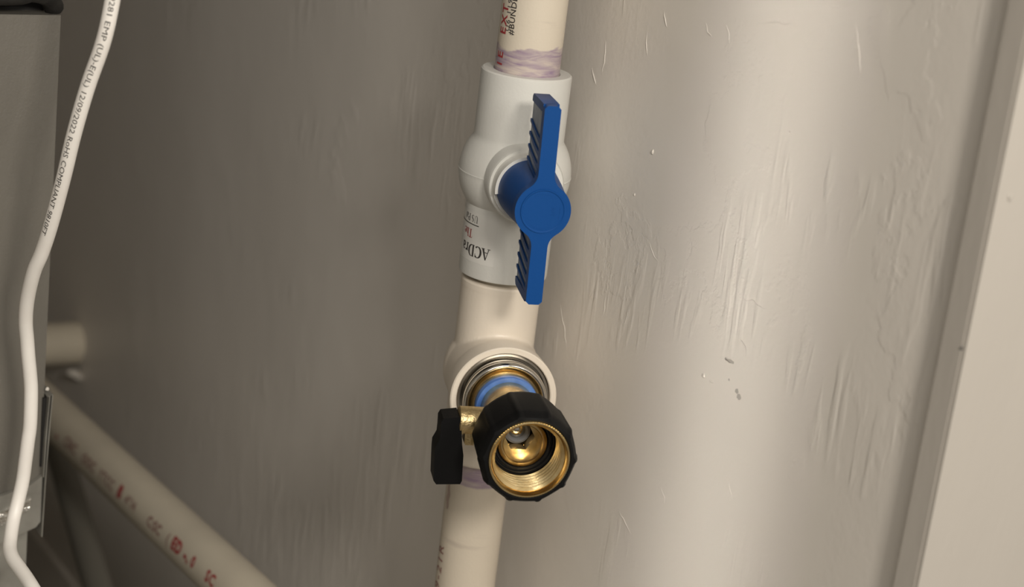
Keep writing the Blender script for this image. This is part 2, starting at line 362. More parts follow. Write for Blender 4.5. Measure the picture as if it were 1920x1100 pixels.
# raised ragged ridges of old paint
def ridge(pts, r, seed):
    P = []
    for a, b in zip(pts, pts[1:]):
        for k in range(7):
            t = k / 7; y = a[0] + (b[0] - a[0]) * t; z = a[1] + (b[1] - a[1]) * t
            P.append((WX + r * 0.35, y + 0.0010 * noise.noise(V((y * 300, z * 300, seed))), z + 0.0012 * noise.noise(V((y * 300, z * 300, seed + 5)))))
    bm = bmesh.new(); tube(bm, P, [r * (0.25 + 0.75 * sin(pi * i / (len(P) - 1))) for i in range(len(P))], 6); put('paint_ridge', bm, M['wall'], wall_right, 70)
from functools import partial
for i, (pts, r) in enumerate([
    ([(-0.0995, 0.1370), (-0.112, 0.1385), (-0.122, 0.1405), (-0.129, 0.1385)], 0.00045),
    ([(-0.133, 0.1492), (-0.142, 0.1505), (-0.152, 0.1530)], 0.0004),
    ([(-0.1525, 0.150), (-0.156, 0.143), (-0.160, 0.134), (-0.161, 0.126)], 0.0004),
    ([(-0.072, 0.132), (-0.075, 0.127), (-0.080, 0.1255)], 0.0004), ([(-0.085, 0.133), (-0.088, 0.129), (-0.090, 0.1245)], 0.0004),
    ([(-0.010, 0.112), (-0.011, 0.103), (-0.010, 0.094)], 0.0004), ([(-0.003, 0.0985), (-0.006, 0.0935), (-0.008, 0.0915)], 0.0005),
    ([(-0.046, 0.131), (-0.048, 0.126), (-0.051, 0.123)], 0.0005), ([(-0.037, 0.121), (-0.038, 0.114), (-0.040, 0.110)], 0.0004),
    ([(-0.118, 0.036), (-0.127, 0.0365), (-0.136, 0.036)], 0.0003), ([(-0.120, 0.022), (-0.125, 0.018), (-0.128, 0.014)], 0.0003),
    ([(-0.001, -0.004), (-0.008, -0.016), (-0.0125, -0.026)], 0.00035), ([(-0.057, 0.040), (-0.062, 0.035), (-0.067, 0.031)], 0.0003),
    ([(-0.063, -0.075), (-0.069, -0.080), (-0.078, -0.084)], 0.0004), ([(-0.088, -0.055), (-0.092, -0.058), (-0.093, -0.062)], 0.0004),
    ([(-0.033, 0.010), (-0.0345, 0.004), (-0.034, -0.002)], 0.00035), ([(-0.128, -0.034), (-0.131, -0.039), (-0.133, -0.044)], 0.0003)]):
    ridge(pts, r * 0.95, i * 3.1)
blob('paint_bump', (0.0297, -0.2371, 0.1090), 0.0013, M['trim'], t2, 31, (0.6, 0.35, 1))
blob('paint_nick', (0.0235, -0.2353, 0.0585), 0.0007, M['ink_soft'], t2, 4, (0.7, 0.6, 1))

# ------------------------------------------------------------ plumbing run (axis X = Y = 0)
PR = 0.01335
# upper pipe
up = root('drain_pipe', (0, 0, 0.0960), 'beige plastic pipe with purple primer smear entering the ball valve from above', 'pipe')
bm = bmesh.new(); lathe(bm, (0, 0, 0), (0, 0, 1), [(0.086, PR - 0.003), (0.086, PR), (CZ, PR), (CZ, PR - 0.003)], 96, closed=True)
put('tube', bm, M['pvc_top'], up)
def on_pipe(r, phi0, z0, size_dir=1):
    # text reading upward: x runs up the pipe, letter tops point to camera left
    def f(x, y): 
        a = degrees_(y / r); d = dirp(phi0 - a); return V((d.x * r, d.y * r, z0 + x))
    return f
def degrees_(x): return x * 180 / pi
RS = PR + 0.00012
t = wrap(text_bm('EXT', 0.0060, 0.001, 1.22, 0.0001), on_pipe(RS, -50.0, 0.1108)); put('red_lettering', t, M['red'], up, 0)
t = wrap(text_bm('1E', 0.0056, 0.001, 1.3, 0.0001), on_pipe(RS, -50.0, 0.0975)); put('red_lettering', t, M['red'], up, 0)
t = wrap(text_bm('#BUNDLE', 0.0038, 0.001, 1.06, 0.00003), on_pipe(RS, -31.5, 0.1115)); put('black_lettering', t, M['ink'], up, 0)
t = wrap(text_bm('U6 119', 0.0036, 0.001, 1.25, 0.00003), on_pipe(RS, -41.5, 0.1125)); put('black_lettering', t, M['ink_soft'], up, 0)

# ball valve
SR = 0.0187
bv = root('ball_valve', (0, 0, 0.0095), 'white plastic ball valve with a large blue turn handle', 'valve')
zc = 0.0538
prof = [(0.078, 0.01345), (0.0955, 0.01345), (0.0960, 0.0139), (0.0960, SR - 0.0007), (0.0955, SR - 0.0001), (0.0946, SR), (0.0692, SR)]
n = 26; rb = 0.0234
a0 = math.asin((0.0672 - zc) / rb)
prof += [(0.0680, SR + 0.0001)]
for i in range(n + 1):
    a = a0 - (2 * a0) * i / n * 1.0
    zz = zc + rb * 0.96 * sin(a) ; rr = rb * (cos(a) ** 0.9)
    prof.append((zz, max(rr, SR)))
    if i == n // 2: prof.append((zz - 0.0003, rr + 0.00018))
prof += [(0.0398, SR), (0.0106, SR), (0.0098, SR - 0.0002), (0.0095, SR - 0.0010), (0.0095, 0.0138), (0.0100, 0.01345), (0.024, 0.01345), (0.024, 0.006), (0.078, 0.006)]
bm = bmesh.new(); lathe(bm, (0, 0, 0), (0, 0, 1), prof, 112, closed=True); put('valve_body', bm, M['valve'], bv, 28)
PS = 12.0; sd = dirp(PS); ball = V((0, 0, 0.0542))
bm = bmesh.new(); lathe(bm, ball, sd, [(0.010, 0.0), (0.010, 0.0160), (0.0255, 0.0156), (0.0265, 0.0150), (0.0265, 0.0)], 80); put('stem_boss', bm, M['valve'], bv, 35)
bm = bmesh.new(); lathe(bm, ball, sd, [(0.0265, 0.0), (0.0265, 0.0140), (0.0290, 0.0138), (0.0290, 0.0)], 80); put('stem_collar', bm, M['collar'], bv, 35)
# raised stop segment on the collar
sa, su, sw = frame(sd)
bm = bmesh.new(); lathe(bm, ball, sd, [(0.0288, 0.0122), (0.0288, 0.0138), (0.0330, 0.0138), (0.0330, 0.0122)], 40, closed=True, a0=radians(90 - 8), a1=radians(180 + 10)); put('stop_tab', bm, M['collar'], bv, 35)
# blue handle: hub + two winged bars
hd = root('h', (0, 0, 0), '', 'x'); bpy.data.objects.remove(hd)
right = dirp(PS + 90); right = V((right.x, right.y, 0)).normalized(); upz = V((0, 0, 1))
TILT = radians(-1.4)
def hf(a, b, d):  # a: sideways (camera right), b: up, d: out along the stem
    a2 = a * cos(TILT) + b * sin(TILT); b2 = -a * sin(TILT) + b * cos(TILT)
    return ball + right * a2 + upz * b2 + sd * d
HR = 0.0110; F0, F1 = 0.0580, 0.0625
def handle_outline(hw=0.0032, top=0.0411, bot=-0.0378, R=HR, fil=0.0065):
    pts = []
    # quarter outline, go round: start at right side of top bar
    def fillet(sgx, sgy, rev):
        # circle of radius fil tangent to bar side x=hw and to hub circle
        cx = hw + fil; cy = sqrt((R + fil) ** 2 - cx ** 2)
        a_bar = pi; a_hub = math.atan2(-cy, -cx) % (2 * pi)
        arcp = [(cx + fil * cos(a_bar + (a_hub - a_bar) * k / 6), cy + fil * sin(a_bar + (a_hub - a_bar) * k / 6)) for k in range(7)]
        arcp = [(x * sgx, y * sgy) for x, y in arcp]
        return arcp[::-1] if rev else arcp
    c = 0.0012
    pts += [(hw, top - c), (hw - c, top), (-hw + c, top), (-hw, top - c)][::-1]     # left to right along the top
    q1 = fillet(1, 1, False); pts += q1
    h0 = math.atan2(q1[-1][1], q1[-1][0]); q2 = fillet(1, -1, True); h1 = math.atan2(q2[0][1], q2[0][0])
    pts += [(R * cos(h0 + (h1 - h0) * k / 20), R * sin(h0 + (h1 - h0) * k / 20)) for k in range(1, 20)]
    pts += q2 + [(hw, bot + c), (hw - c, bot), (-hw + c, bot), (-hw, bot + c)]
    q3 = fillet(-1, -1, False); pts += q3; q4 = fillet(-1, 1, True)
    h0 = math.atan2(q3[-1][1], q3[-1][0]) % (2 * pi); h1 = math.atan2(q4[0][1], q4[0][0]) % (2 * pi)
    pts += [(R * cos(h0 + (h1 - h0) * k / 20), R * sin(h0 + (h1 - h0) * k / 20)) for k in range(1, 20)]
    pts += q4
    return pts
bm = bmesh.new(); prism(bm, handle_outline(), hf, F0, F1); bevel(bm, 0.0009, 3, 40)
handle = put('handle', bm, M['blue'], bv, 45)
# wings: solid end slope, web and ribs, in the (b = height, d = depth) plane
def wf(side):
    return lambda b, d, a: hf(a, b, d)
def wing(sg, tip):
    # silhouette of the wing seen from the side: deep near hub, chamfered at its tip
    D0 = 0.0375
    pts = [(0.006, F0 + 0.001), (tip, F0 + 0.001), (tip, F0 - 0.004), (tip - 0.0004, D0 + 0.0014), (tip - 0.0016, D0), (0.0100, D0 - 0.0005), (0.006, D0 - 0.004)]
    return [(b * sg, d) for b, d in pts]
for sg, tip in ((1, 0.0410), (-1, 0.0376)):
    bm = bmesh.new(); prism(bm, wing(sg, tip), lambda b, d, a: hf(a, b, d), -0.0026, 0.0026); bevel(bm, 0.0006, 2, 30)
    # back rim and end rim: full width
    put('handle_web', bm, M['blue_sheen'], handle, 40)
    bm = bmesh.new()
    end = [(tip - 0.0030, F0 + 0.001), (tip + 0.0001, F0 + 0.001), (tip + 0.0001, F0 - 0.004), (tip - 0.0003, 0.0388), (tip - 0.0016, 0.0373), (tip - 0.0034, 0.0373), (tip - 0.0034, F0 - 0.003)]
    prism(bm, [(b * sg, d) for b, d in end], lambda b, d, a: hf(a, b, d), -0.0031, 0.0031); bevel(bm, 0.0005, 2, 40)
    put('handle_tip', bm, M['blue'], handle, 40)
    for k in range(4):
        b0 = 0.0148 + k * 0.0050
        bm = bmesh.new(); P = []
        for i in range(9):
            tt = i / 8; d = 0.0369 + (F0 - 0.0369 + 0.0004) * tt
            b = (b0 + 0.0016 * sin(pi * 0.5 * tt) * -sg) * sg
            P.append(hf(0, b - (0.0022 * tt if sg < 0 else 0.0022 * tt), d))
        # rib as a flattened bar across both faces
        half = []
        for i, p in enumerate(P):
            w2 = 0.0031; th = 0.00055 + 0.0004 * (i / 8)
            half.append([bm.verts.new(p + right * x * w2 + upz * y * th) for x, y in ((-1, -1), (1, -1), (1, 1), (-1, 1))])
        for A_, B_ in zip(half, half[1:]):
            for q in range(4): bm.faces.new((A_[q], A_[(q + 1) % 4], B_[(q + 1) % 4], B_[q]))
        bm.faces.new(half[0]); bm.faces.new(half[-1]); bevel(bm, 0.0003, 2, 50)
        put('handle_rib', bm, M['blue'], handle, 50)
bm = bmesh.new(); lathe(bm, ball, sd, [(0.0292, 0), (0.0292, 0.0126), (0.0310, 0.0127), (0.0440, 0.0120), (F0 + 0.0005, HR - 0.0002), (F0 + 0.0005, 0)], 80); put('handle_hub', bm, M['blue'], handle, 40)
ho = hf(0, 0, 0)
bm = bmesh.new(); lathe(bm, ho, sd, [(F1 - 0.0003, 0.0), (F1 + 0.00012, 0.0), (F1 + 0.00012, 0.0080), (F1 + 0.00035, 0.0083), (F1 + 0.00035, 0.0087), (F1 - 0.0003, 0.0089)], 72); put('hub_disc', bm, M['blue'], handle, 30)
# faint raised marks moulded into the disc
bms = []
for a0_, a1_, rr in ((60, 120, 0.0068), (235, 300, 0.0070), (-20, 15, 0.0068)):
    b = bmesh.new(); lathe(b, ho, sd, [(F1, rr - 0.0002), (F1 + 0.0002, rr - 0.0002), (F1 + 0.0002, rr + 0.0002), (F1, rr + 0.0002)], 14, closed=True, a0=radians(a0_), a1=radians(a1_)); bms.append(b)
for s_, rot in (('3/4', 90),):
    b = text_bm(s_, 0.0030); wd = width(b)
    wrap(b, lambda x, y: hf(0.0048 - y * 0.8, (x - wd / 2), F1 + 0.00022)); bms.append(b)
put('moulded_mark', merge(bms), M['blue'], handle, 0)

# label printed on the lower socket, upside down
SL = SR + 0.00010
def flipped(r, phi0, z0):  # upside-down text: x runs to camera left, letter tops point down
    return lambda x, y: V((*(dirp(phi0 - degrees_(x / r)) * r).xy, z0 - y))
bm = bmesh.new(); vv = []
for i in range(41):
    f = -128 + 116 * i / 40; d = dirp(f) * (SR + 0.00005)
    vv.append((bm.verts.new((d.x, d.y, 0.0165)), bm.verts.new((d.x, d.y, 0.0372))))
for p, q in zip(vv, vv[1:]): bm.faces.new((p[0], q[0], q[1], p[1]))
lab = put('label_sticker', bm, M['film'], bv, 40)
t = wrap(serif('ACDra', 0.0050), flipped(SL, -18.5, 0.0237)); put('black_lettering', t, M['ink'], lab, 0)
t = wrap(serif('The', 0.0036), flipped(SL, -49.0, 0.0298)); put('red_lettering', t, M['redlabel'], lab, 0)
t = wrap(serif('US Pat', 0.0030), flipped(SL, -41.5, 0.0360)); put('grey_lettering', t, M['ink_soft'], lab, 0)
bm = bmesh.new(); vv = []
for i in range(25):
    d = dirp(-39 - 70 * i / 24) * SL; vv.append((bm.verts.new((d.x, d.y, 0.0318)), bm.verts.new((d.x, d.y, 0.0322))))
for p, q in zip(vv, vv[1:]): bm.faces.new((p[0], q[0], q[1], p[1]))
put('printed_line', bm, M['ink'], lab, 0)

# short nipple between valve and tee
npz = root('pipe_nipple', (0, 0, 0.0050), 'short beige pipe nipple joining ball valve to tee, mostly hidden', 'pipe')
bm = bmesh.new(); lathe(bm, (0, 0, 0), (0, 0, 1), [(-0.010, PR - 0.003), (-0.010, PR), (0.020, PR), (0.020, PR - 0.003)], 64, closed=True); put('tube', bm, M['pvc'], npz)

# tee
TZ = -0.0342; TR = 0.0170; td = dirp(11.5)
tee = root('pipe_tee', (0, 0, -0.0743), 'ivory plastic pipe tee below the valve with threaded side outlet', 'pipe fitting')
bm = bmesh.new()
lathe(bm, (0, 0, 0), (0, 0, 1), [(0.0066, 0.0), (0.0066, TR - 0.0008), (0.0058, TR), (TZ + 0.026, TR), (TZ - 0.026, TR), (-0.0735, TR), (-0.0743, TR - 0.0008), (-0.0743, 0.0)], 72)
bmesh.ops.create_uvsphere(bm, u_segments=48, v_segments=32, radius=0.0206, matrix=Matrix.Translation((0, 0, TZ)))
lathe(bm, (0, 0, TZ), td, [(0.0, 0.0), (0.0, 0.0202), (0.027, 0.0206), (0.027, 0.0)], 72)
tb = put('tee_body', bm, M['fitting'], tee, 0)
rm = tb.modifiers.new('remesh', 'REMESH'); rm.mode = 'VOXEL'; rm.voxel_size = 0.0006; rm.use_smooth_shade = True
sm = tb.modifiers.new('smooth', 'SMOOTH'); sm.factor = 0.5; sm.iterations = 9
dg = bpy.context.evaluated_depsgraph_get(); me = bpy.data.meshes.new_from_object(tb.evaluated_get(dg))
tb.modifiers.clear(); tb.data = me
bm = bmesh.new(); lathe(bm, (0, 0, 0), (0, 0, 1), [(0.0040, TR - 0.0010), (0.0040, TR + 0.0001), (0.0064, TR + 0.0001), (0.0071, TR - 0.0004), (0.0073, TR - 0.0010), (0.0073, 0.0140), (0.0066, 0.0136), (0.0045, 0.0136)], 80, closed=True)
put('socket_rim', bm, M['fitting'], tee, 35)
bm = bmesh.new(); lathe(bm, (0, 0, TZ), td, [(0.022, 0.0185), (0.022, 0.0214), (0.0328, 0.0223), (0.0338, 0.0222), (0.0343, 0.0217), (0.0343, 0.0199), (0.0339, 0.0195), (0.0270, 0.0193)], 96, closed=True)
put('outlet_ring', bm, M['fitting'], tee, 35)
tc_ = V((0, 0, TZ))
bm = bmesh.new(); lathe(bm, tc_, td, [(0.0262, 0.0), (0.0262, 0.0192), (0.0322, 0.0192), (0.0327, 0.0189), (0.0327, 0.0180), (0.0318, 0.0177), (0.0290, 0.0176), (0.0290, 0.0)], 96); put('steel_band', bm, M['steelring'], tee, 35, label='steel reinforcing band inside the outlet')

# lower pipe
lp = root('drain_pipe', (0, 0, -0.0775), 'beige pipe dropping below tee and brass hose valve, maroon print on its left side', 'pipe')
bm = bmesh.new(); lathe(bm, (0, 0, 0), (0, 0, 1), [(FZ, PR - 0.003), (FZ, PR), (-0.0750, PR), (-0.0750, PR - 0.003)], 96, closed=True); put('tube', bm, M['pvc_low'], lp)
t = wrap(text_bm('89-21R', 0.0070, 0.001, 1.3, 0.00005), on_pipe(RS, -55.0, -0.1420)); put('maroon_lettering', t, M['maroon'], lp, 0)
bm = bmesh.new(); vv = []
for i in range(15):
    z = -0.087 - 0.0115 * i / 14; k = sin(pi * (i + 0.5) / 15) ** 0.4; c = -61 - 1.5 * sin(i * 0.9)
    a = dirp(c - 6 * k) * RS; b = dirp(c + 5 * k) * RS; mid = dirp(c) * RS
    vv.append((bm.verts.new((a.x, a.y, z)), bm.verts.new((mid.x, mid.y, z)), bm.verts.new((b.x, b.y, z))))
for p, q in zip(vv, vv[1:]):
    bm.faces.new((p[0], q[0], q[1], p[1])); bm.faces.new((p[1], q[1], q[2], p[2]))
put('primer_smudge', bm, mat('primer_smudge', (0.43, 0.33, 0.285), 0.45), lp, 40)

# ------------------------------------------------------------ brass hose shut-off valve screwed into the tee
hv = root('hose_shutoff_valve', tuple(tc_ + td * 0.030), 'brass hose shut-off valve with black swivel nut and small black lever', 'valve')
def A(s): return tc_ + td * s
bm = bmesh.new()
pr = [(0.0291, 0.0), (0.0291, 0.0150), (0.0335, 0.0162)]
for i in range(13):
    a = pi * 0.98 - i / 12 * pi * 1.15; pr.append((0.0372 + 0.0030 * sin(a) * 1.0, 0.0158 - 0.0020 * cos(a) * -1 if False else 0.0158 + 0.0021 * cos(a - pi / 2)))
pr = [(0.0292, 0.0), (0.0292, 0.0168), (0.0335, 0.0172), (0.0360, 0.0175), (0.0378, 0.01755), (0.0392, 0.0173), (0.0400, 0.0167), (0.0402, 0.0160), (0.0398, 0.0154), (0.0388, 0.0149), (0.0378, 0.0145), (0.0375, 0.0143), (0.0375, 0.0)]
lathe(bm, tc_, td, pr, 96); put('steel_flange', bm, M['steel'], hv, 60, label='polished steel flange ring')
bm = bmesh.new(); lathe(bm, tc_, td, [(0.0376, 0.0), (0.0376, 0.0142), (0.0412, 0.0142), (0.0420, 0.0139), (0.0420, 0.0132), (0.0405, 0.0130), (0.0405, 0.0)], 80); put('brass_ring', bm, M['brass'], hv, 40)
bm = bmesh.new(); lathe(bm, tc_, td, [(0.0406, 0.0105), (0.0406, 0.0131), (0.0442, 0.0131), (0.0446, 0.0129), (0.0446, 0.0114), (0.0442, 0.0107)], 80, closed=True); put('blue_gasket', bm, M['bluewasher'], hv, 40)
bm = bmesh.new(); lathe(bm, tc_, td, [(0.0406, 0.0060), (0.0406, 0.0104), (0.0445, 0.0111), (0.0480, 0.0111), (0.0530, 0.0112), (0.0700, 0.0112), (0.0740, 0.0100), (0.0800, 0.0098), (0.0815, 0.0096), (0.0820, 0.0088), (0.0820, 0.0080), (0.0815, 0.0076), (0.0700, 0.0074), (0.0700, 0.0060)], 80, closed=True)
body = put('brass_body', bm, M['brass'], hv, 35)
# hex seat inside the outlet, seal and ball
bm = bmesh.new()
ta, tu, tw = frame(td)
outer = [(0.0075 * cos(2 * pi * i / 48), 0.0075 * sin(2 * pi * i / 48)) for i in range(48)]
inner = []
for i in range(48):
    a = 2 * pi * i / 48; k = (a % (pi / 3)) - pi / 6; inner.append((0.0053 / cos(k) * cos(a), 0.0053 / cos(k) * sin(a)))
for d0, d1 in ((0.0680, 0.0745),):
    R0 = [bm.verts.new(tc_ + td * d1 + tu * x + tw * y) for x, y in outer]; R1 = [bm.verts.new(tc_ + td * d1 + tu * x + tw * y) for x, y in inner]; R2 = [bm.verts.new(tc_ + td * d0 + tu * x + tw * y) for x, y in inner]
    for i in range(48):
        j = (i + 1) % 48; bm.faces.new((R0[i], R0[j], R1[j], R1[i])); bm.faces.new((R1[i], R1[j], R2[j], R2[i]))
put('hex_seat', bm, M['brass'], hv, 30)
bm = bmesh.new(); lathe(bm, tc_, td, [(0.0655, 0.0034), (0.0690, 0.0034), (0.0697, 0.0042), (0.0690, 0.0052), (0.0655, 0.0052)], 48, closed=True); put('seal_ring', bm, M['seal'], hv, 50)
bm = bmesh.new(); bmesh.ops.create_uvsphere(bm, u_segments=32, v_segments=20, radius=0.0050, matrix=Matrix.Translation(A(0.0640))); put('valve_ball', bm, M['steel'], hv, 60)
# black ribbed washer inside the swivel nut
bm = bmesh.new(); lathe(bm, tc_, td, [(0.0760, 0.0099), (0.0805, 0.0099), (0.0812, 0.0103), (0.0812, 0.0109), (0.0804, 0.0112), (0.0804, 0.0116), (0.0812, 0.0120), (0.0812, 0.0124), (0.0804, 0.0127), (0.0804, 0.0134), (0.0760, 0.0134)], 72, closed=True); put('hose_washer', bm, M['washer'], hv, 40)
# threaded brass insert
bm = bmesh.new(); pr = [(0.0765, 0.0150), (0.0765, 0.0134)]
s = 0.0815
while s < 0.0930:
    pr += [(s, 0.0140), (s + 0.0009, 0.0129), (s + 0.0012, 0.0129), (s + 0.0021, 0.0140)]; s += 0.0023
pr += [(0.0948, 0.0141), (0.0966, 0.0149), (0.0972, 0.0151), (0.0972, 0.0156), (0.0968, 0.0158), (0.0960, 0.0158)]
lathe(bm, tc_, td, pr, 96, closed=True)
ins = put('threaded_insert', bm, M['brass'], hv, 22)
bm = bmesh.new()                                   # knurled lip
nK = 180; rin = []; rout = []; rin2 = []; rout2 = []
for i in range(nK):
    a = 2 * pi * i / nK; R_ = 0.01585 if i % 2 else 0.01545
    e = tu * cos(a) + tw * sin(a); rin.append(bm.verts.new(A(0.0975) + e * 0.0149)); rout.append(bm.verts.new(A(0.0974) + e * (R_ - 0.0002))); rout2.append(bm.verts.new(A(0.0955) + e * R_)); rin2.append(bm.verts.new(A(0.0955) + e * 0.0146))
for i in range(nK):
    j = (i + 1) % nK
    bm.faces.new((rin[i], rin[j], rout[j], rout[i])); bm.faces.new((rout[i], rout[j], rout2[j], rout2[i])); bm.faces.new((rin[j], rin[i], rin2[i], rin2[j]))
put('knurled_lip', bm, M['brass'], ins, 20)
# black rubber-coated swivel nut, ten flats with shallow ribs
bm = bmesh.new(); seg = 160; rings = []
def nutr(a, s):
    k = (a * 10 / (2 * pi)) % 1.0; flat = cos(pi / 10) / cos((k - 0.5) * 2 * pi / 10)
    base = 0.01925 * (0.35 + 0.65 * flat) if True else 0
    if k < 0.07 or k > 0.93: base += 0.00035
    return base
prf = [(0.0712, 0.0112, 0), (0.0712, 0.0165, 0.3), (0.0722, 0.0180, 0.9), (0.0740, 0, 1), (0.0925, 0, 1), (0.0955, -0.0006, 1), (0.0970, -0.0016, 1), (0.0972, 0.0162, 0), (0.0968, 0.0158, 0), (0.0762, 0.0151, 0), (0.0762, 0.0112, 0)]
for s, r, w in prf:
    ring = []
    for i in range(seg):
        a = 2 * pi * i / seg + 0.2; e = tu * cos(a) + tw * sin(a); nr = nutr(a, s)
        taper = 1.0 - 0.035 * max(0, (0.0925 - s) / 0.02)
        if w == 1: R_ = nr * taper + r
        elif w == 0: R_ = r
        else: R_ = r * (1 - 0.5) + 0.5 * nr * taper
        ring.append(bm.verts.new(A(s) + e * R_))
    rings.append(ring)
rings.append(rings[0])
for P_, Q_ in zip(rings, rings[1:]):
    for i in range(seg): bm.faces.new((P_[i], P_[(i + 1) % seg], Q_[(i + 1) % seg], Q_[i]))
put('swivel_nut', bm, M['rubber'], hv, 38, label='black rubber-coated swivel nut')
# side stem boss and lever on the left
ld = -(td.cross(V((0, 0, 1)))).normalized()
if ld.dot(dirp(90)) > 0: ld = -ld
bo = A(0.0600)
bm = bmesh.new(); lathe(bm, bo, ld, [(0.004, 0.0), (0.004, 0.0056), (0.0222, 0.0056), (0.0226, 0.0050), (0.0226, 0.0)], 48); put('stem_boss', bm, M['brass_rough'], hv, 35)
bm = bmesh.new()
def lf(a, b, d): return bo + ld * a + V((0, 0, 1)) * b + td * d      # a outward, b up, d towards the doorway
prism(bm, [(0.0118, -0.0040), (0.0150, -0.0040), (0.0150, -0.0068), (0.0145, -0.0074), (0.0118, -0.0074)], lf, -0.002, 0.004)
prism(bm, [(0.0157, -0.0040), (0.0196, -0.0040), (0.0196, -0.0084), (0.0190, -0.0092), (0.0157, -0.0092)], lf, -0.003, 0.0035)
bevel(bm, 0.0004, 2); put('stop_lug', bm, M['brass_rough'], body, 40)
prof_l = [(0.0228, 0.0032), (0.0292, 0.0022), (0.0300, 0.0005), (0.0298, -0.0035), (0.0298, -0.0068), (0.0312, -0.0100), (0.0312, -0.0130), (0.0304, -0.0245), (0.0292, -0.0260), (0.0196, -0.0255), (0.0190, -0.0240), (0.0196, -0.0130), (0.0206, -0.0085), (0.0214, -0.0030)]
bm = bmesh.new(); prism(bm, prof_l, lf, -0.0050, 0.0050); bevel(bm, 0.0010, 3, 20)
put('lever', bm, M['rubber'], hv, 50, label='small black plastic lever')

# ------------------------------------------------------------ background pipes
dp = root('drain_pipe', (-0.045, 0.30, -0.210), 'long beige pipe with blurred red print, sloping behind at lower left', 'pipe')
bm = bmesh.new()
d0 = V((-0.045, 0.060, -0.193)); d1 = V((-0.045, 0.93, -0.2505))
dv = (d1 - d0).normalized()
pts = [d0 + V((0, -0.034, -0.30)), d0 + V((0, -0.034, -0.05)), d0 + V((0, -0.028, -0.022)), d0 + V((0, -0.014, -0.006)), d0, d0 + dv * 0.02, d1]
tube(bm, pts, PR, 48); put('tube', bm, M['pvc'], dp, 50)
uo = (V((-1, 0, 0)) - dv * V((-1, 0, 0)).dot(dv)).normalized(); uw = dv.cross(uo).normalized()
if uw.z < 0: uw = -uw
def on_diag(r, ang0, s0):
    # reading from far to near, tops up
    def f(x, y):
        a = radians(ang0) + y / r; e = uo * cos(a) + uw * sin(a); return d0 + dv * (s0 - x) + e * r
    return f
for (tx, s0, sz, bold, mm) in [('.', 0.315, 0.014, 0.0006, 'red'), ('CNC', 0.301, 0.0085, 0.0003, 'maroon'), ('OOC', 0.270, 0.0082, 0.0003, 'maroon'), ('YTCC', 0.242, 0.0080, 0.0002, 'maroon'), ('B', 0.212, 0.0095, 0.0006, 'red'),
                          ("4''/4", 0.200, 0.0075, 0.0002, 'maroon'), ('C:SC', 0.167, 0.0078, 0.0003, 'maroon'), ('(', 0.140, 0.0080, 0.0002, 'maroon'), ('ED', 0.133, 0.0092, 0.0005, 'red'),
                          ('-.', 0.116, 0.0090, 0.0006, 'red'), ('0', 0.107, 0.0085, 0.0003, 'red'), ('SC', 0.088, 0.0085, 0.0003, 'red')]:
    t = wrap(text_bm(tx, sz, 0.0015, 1.15, bold), on_diag(PR + 0.00015, 8.0, s0)); put('red_lettering', t, M[mm], dp, 0)
sp = root('drain_pipe', (0.0, 0.55, -0.222), 'blurred beige pipe stub going into the wall behind the grey cabinet', 'pipe')
bm = bmesh.new(); tube(bm, [(-0.150, 0.572, -0.2270), (-0.05, 0.579, -0.2310), (0.0285, 0.5865, -0.2350)], 0.0152, 40); put('tube', bm, M['pvc'], sp, 50)
bm = bmesh.new(); tube(bm, [(0.020, 0.572, -0.2515), (0.025, 0.575, -0.2545), (0.029, 0.576, -0.2585)], [0.002, 0.0035, 0.002], 10); put('caulk_drip', bm, M['chip'], sp, 60, label='pale caulk drip')
gp = root('conduit', (-0.03, 0.40, -0.28), 'dim grey conduit slanting down under the long sloping pipe', 'pipe')
bm = bmesh.new(); tube(bm, [(-0.004, 0.565, -0.2575), (-0.0171, 0.4896, -0.2679), (-0.0479, 0.3126, -0.2903), (-0.062, 0.235, -0.310), (-0.066, 0.20, -0.36), (-0.066, 0.195, FZ)], 0.0086, 28); put('tube', bm, M['conduit'], gp, 60)

# ------------------------------------------------------------ air handler cabinet (left)
ah = root('air_handler', (-0.42, 0.12, FZ), 'grey metal air handler cabinet at the left with galvanized base', 'air handler')
CXR = -0.1545; CY = 0.12
bm = bmesh.new(); box(bm, (-0.80, CY, -0.1365), (CXR, 0.60, 0.0925)); bevel(bm, 0.0014, 3); put('cabinet_panel', bm, M['cabinet'], ah, 40)
bm = bmesh.new(); box(bm, (-0.80, CY + 0.010, 0.0925), (CXR - 0.004, 0.60, 0.098)); put('seam_shade', bm, M['dark'], ah, 40)  # solid dark strip painted in for the seam shadow
bm = bmesh.new(); box(bm, (-0.80, CY + 0.004, 0.0990), (CXR - 0.006, 0.60, 0.80)); bevel(bm, 0.0015, 2); put('upper_cabinet', bm, M['foam_shade'], ah, 40, label='upper section of the cabinet, coloured black for shade')  # black colour stands for the shadow over this section
# sagging black seam tape above the panel
bm = bmesh.new(); P = [(-0.80, CY - 0.001, 0.1015), (-0.30, CY - 0.002, 0.1010), (-0.185, CY - 0.004, 0.1010), (-0.170, CY - 0.003, 0.1025), (-0.160, CY + 0.001, 0.1000), (-0.1555, CY + 0.006, 0.0945)]
tube(bm, catmull(P, 6), 0.0042, 12); put('seam_tape', bm, M['foam_shade'], ah, 60)
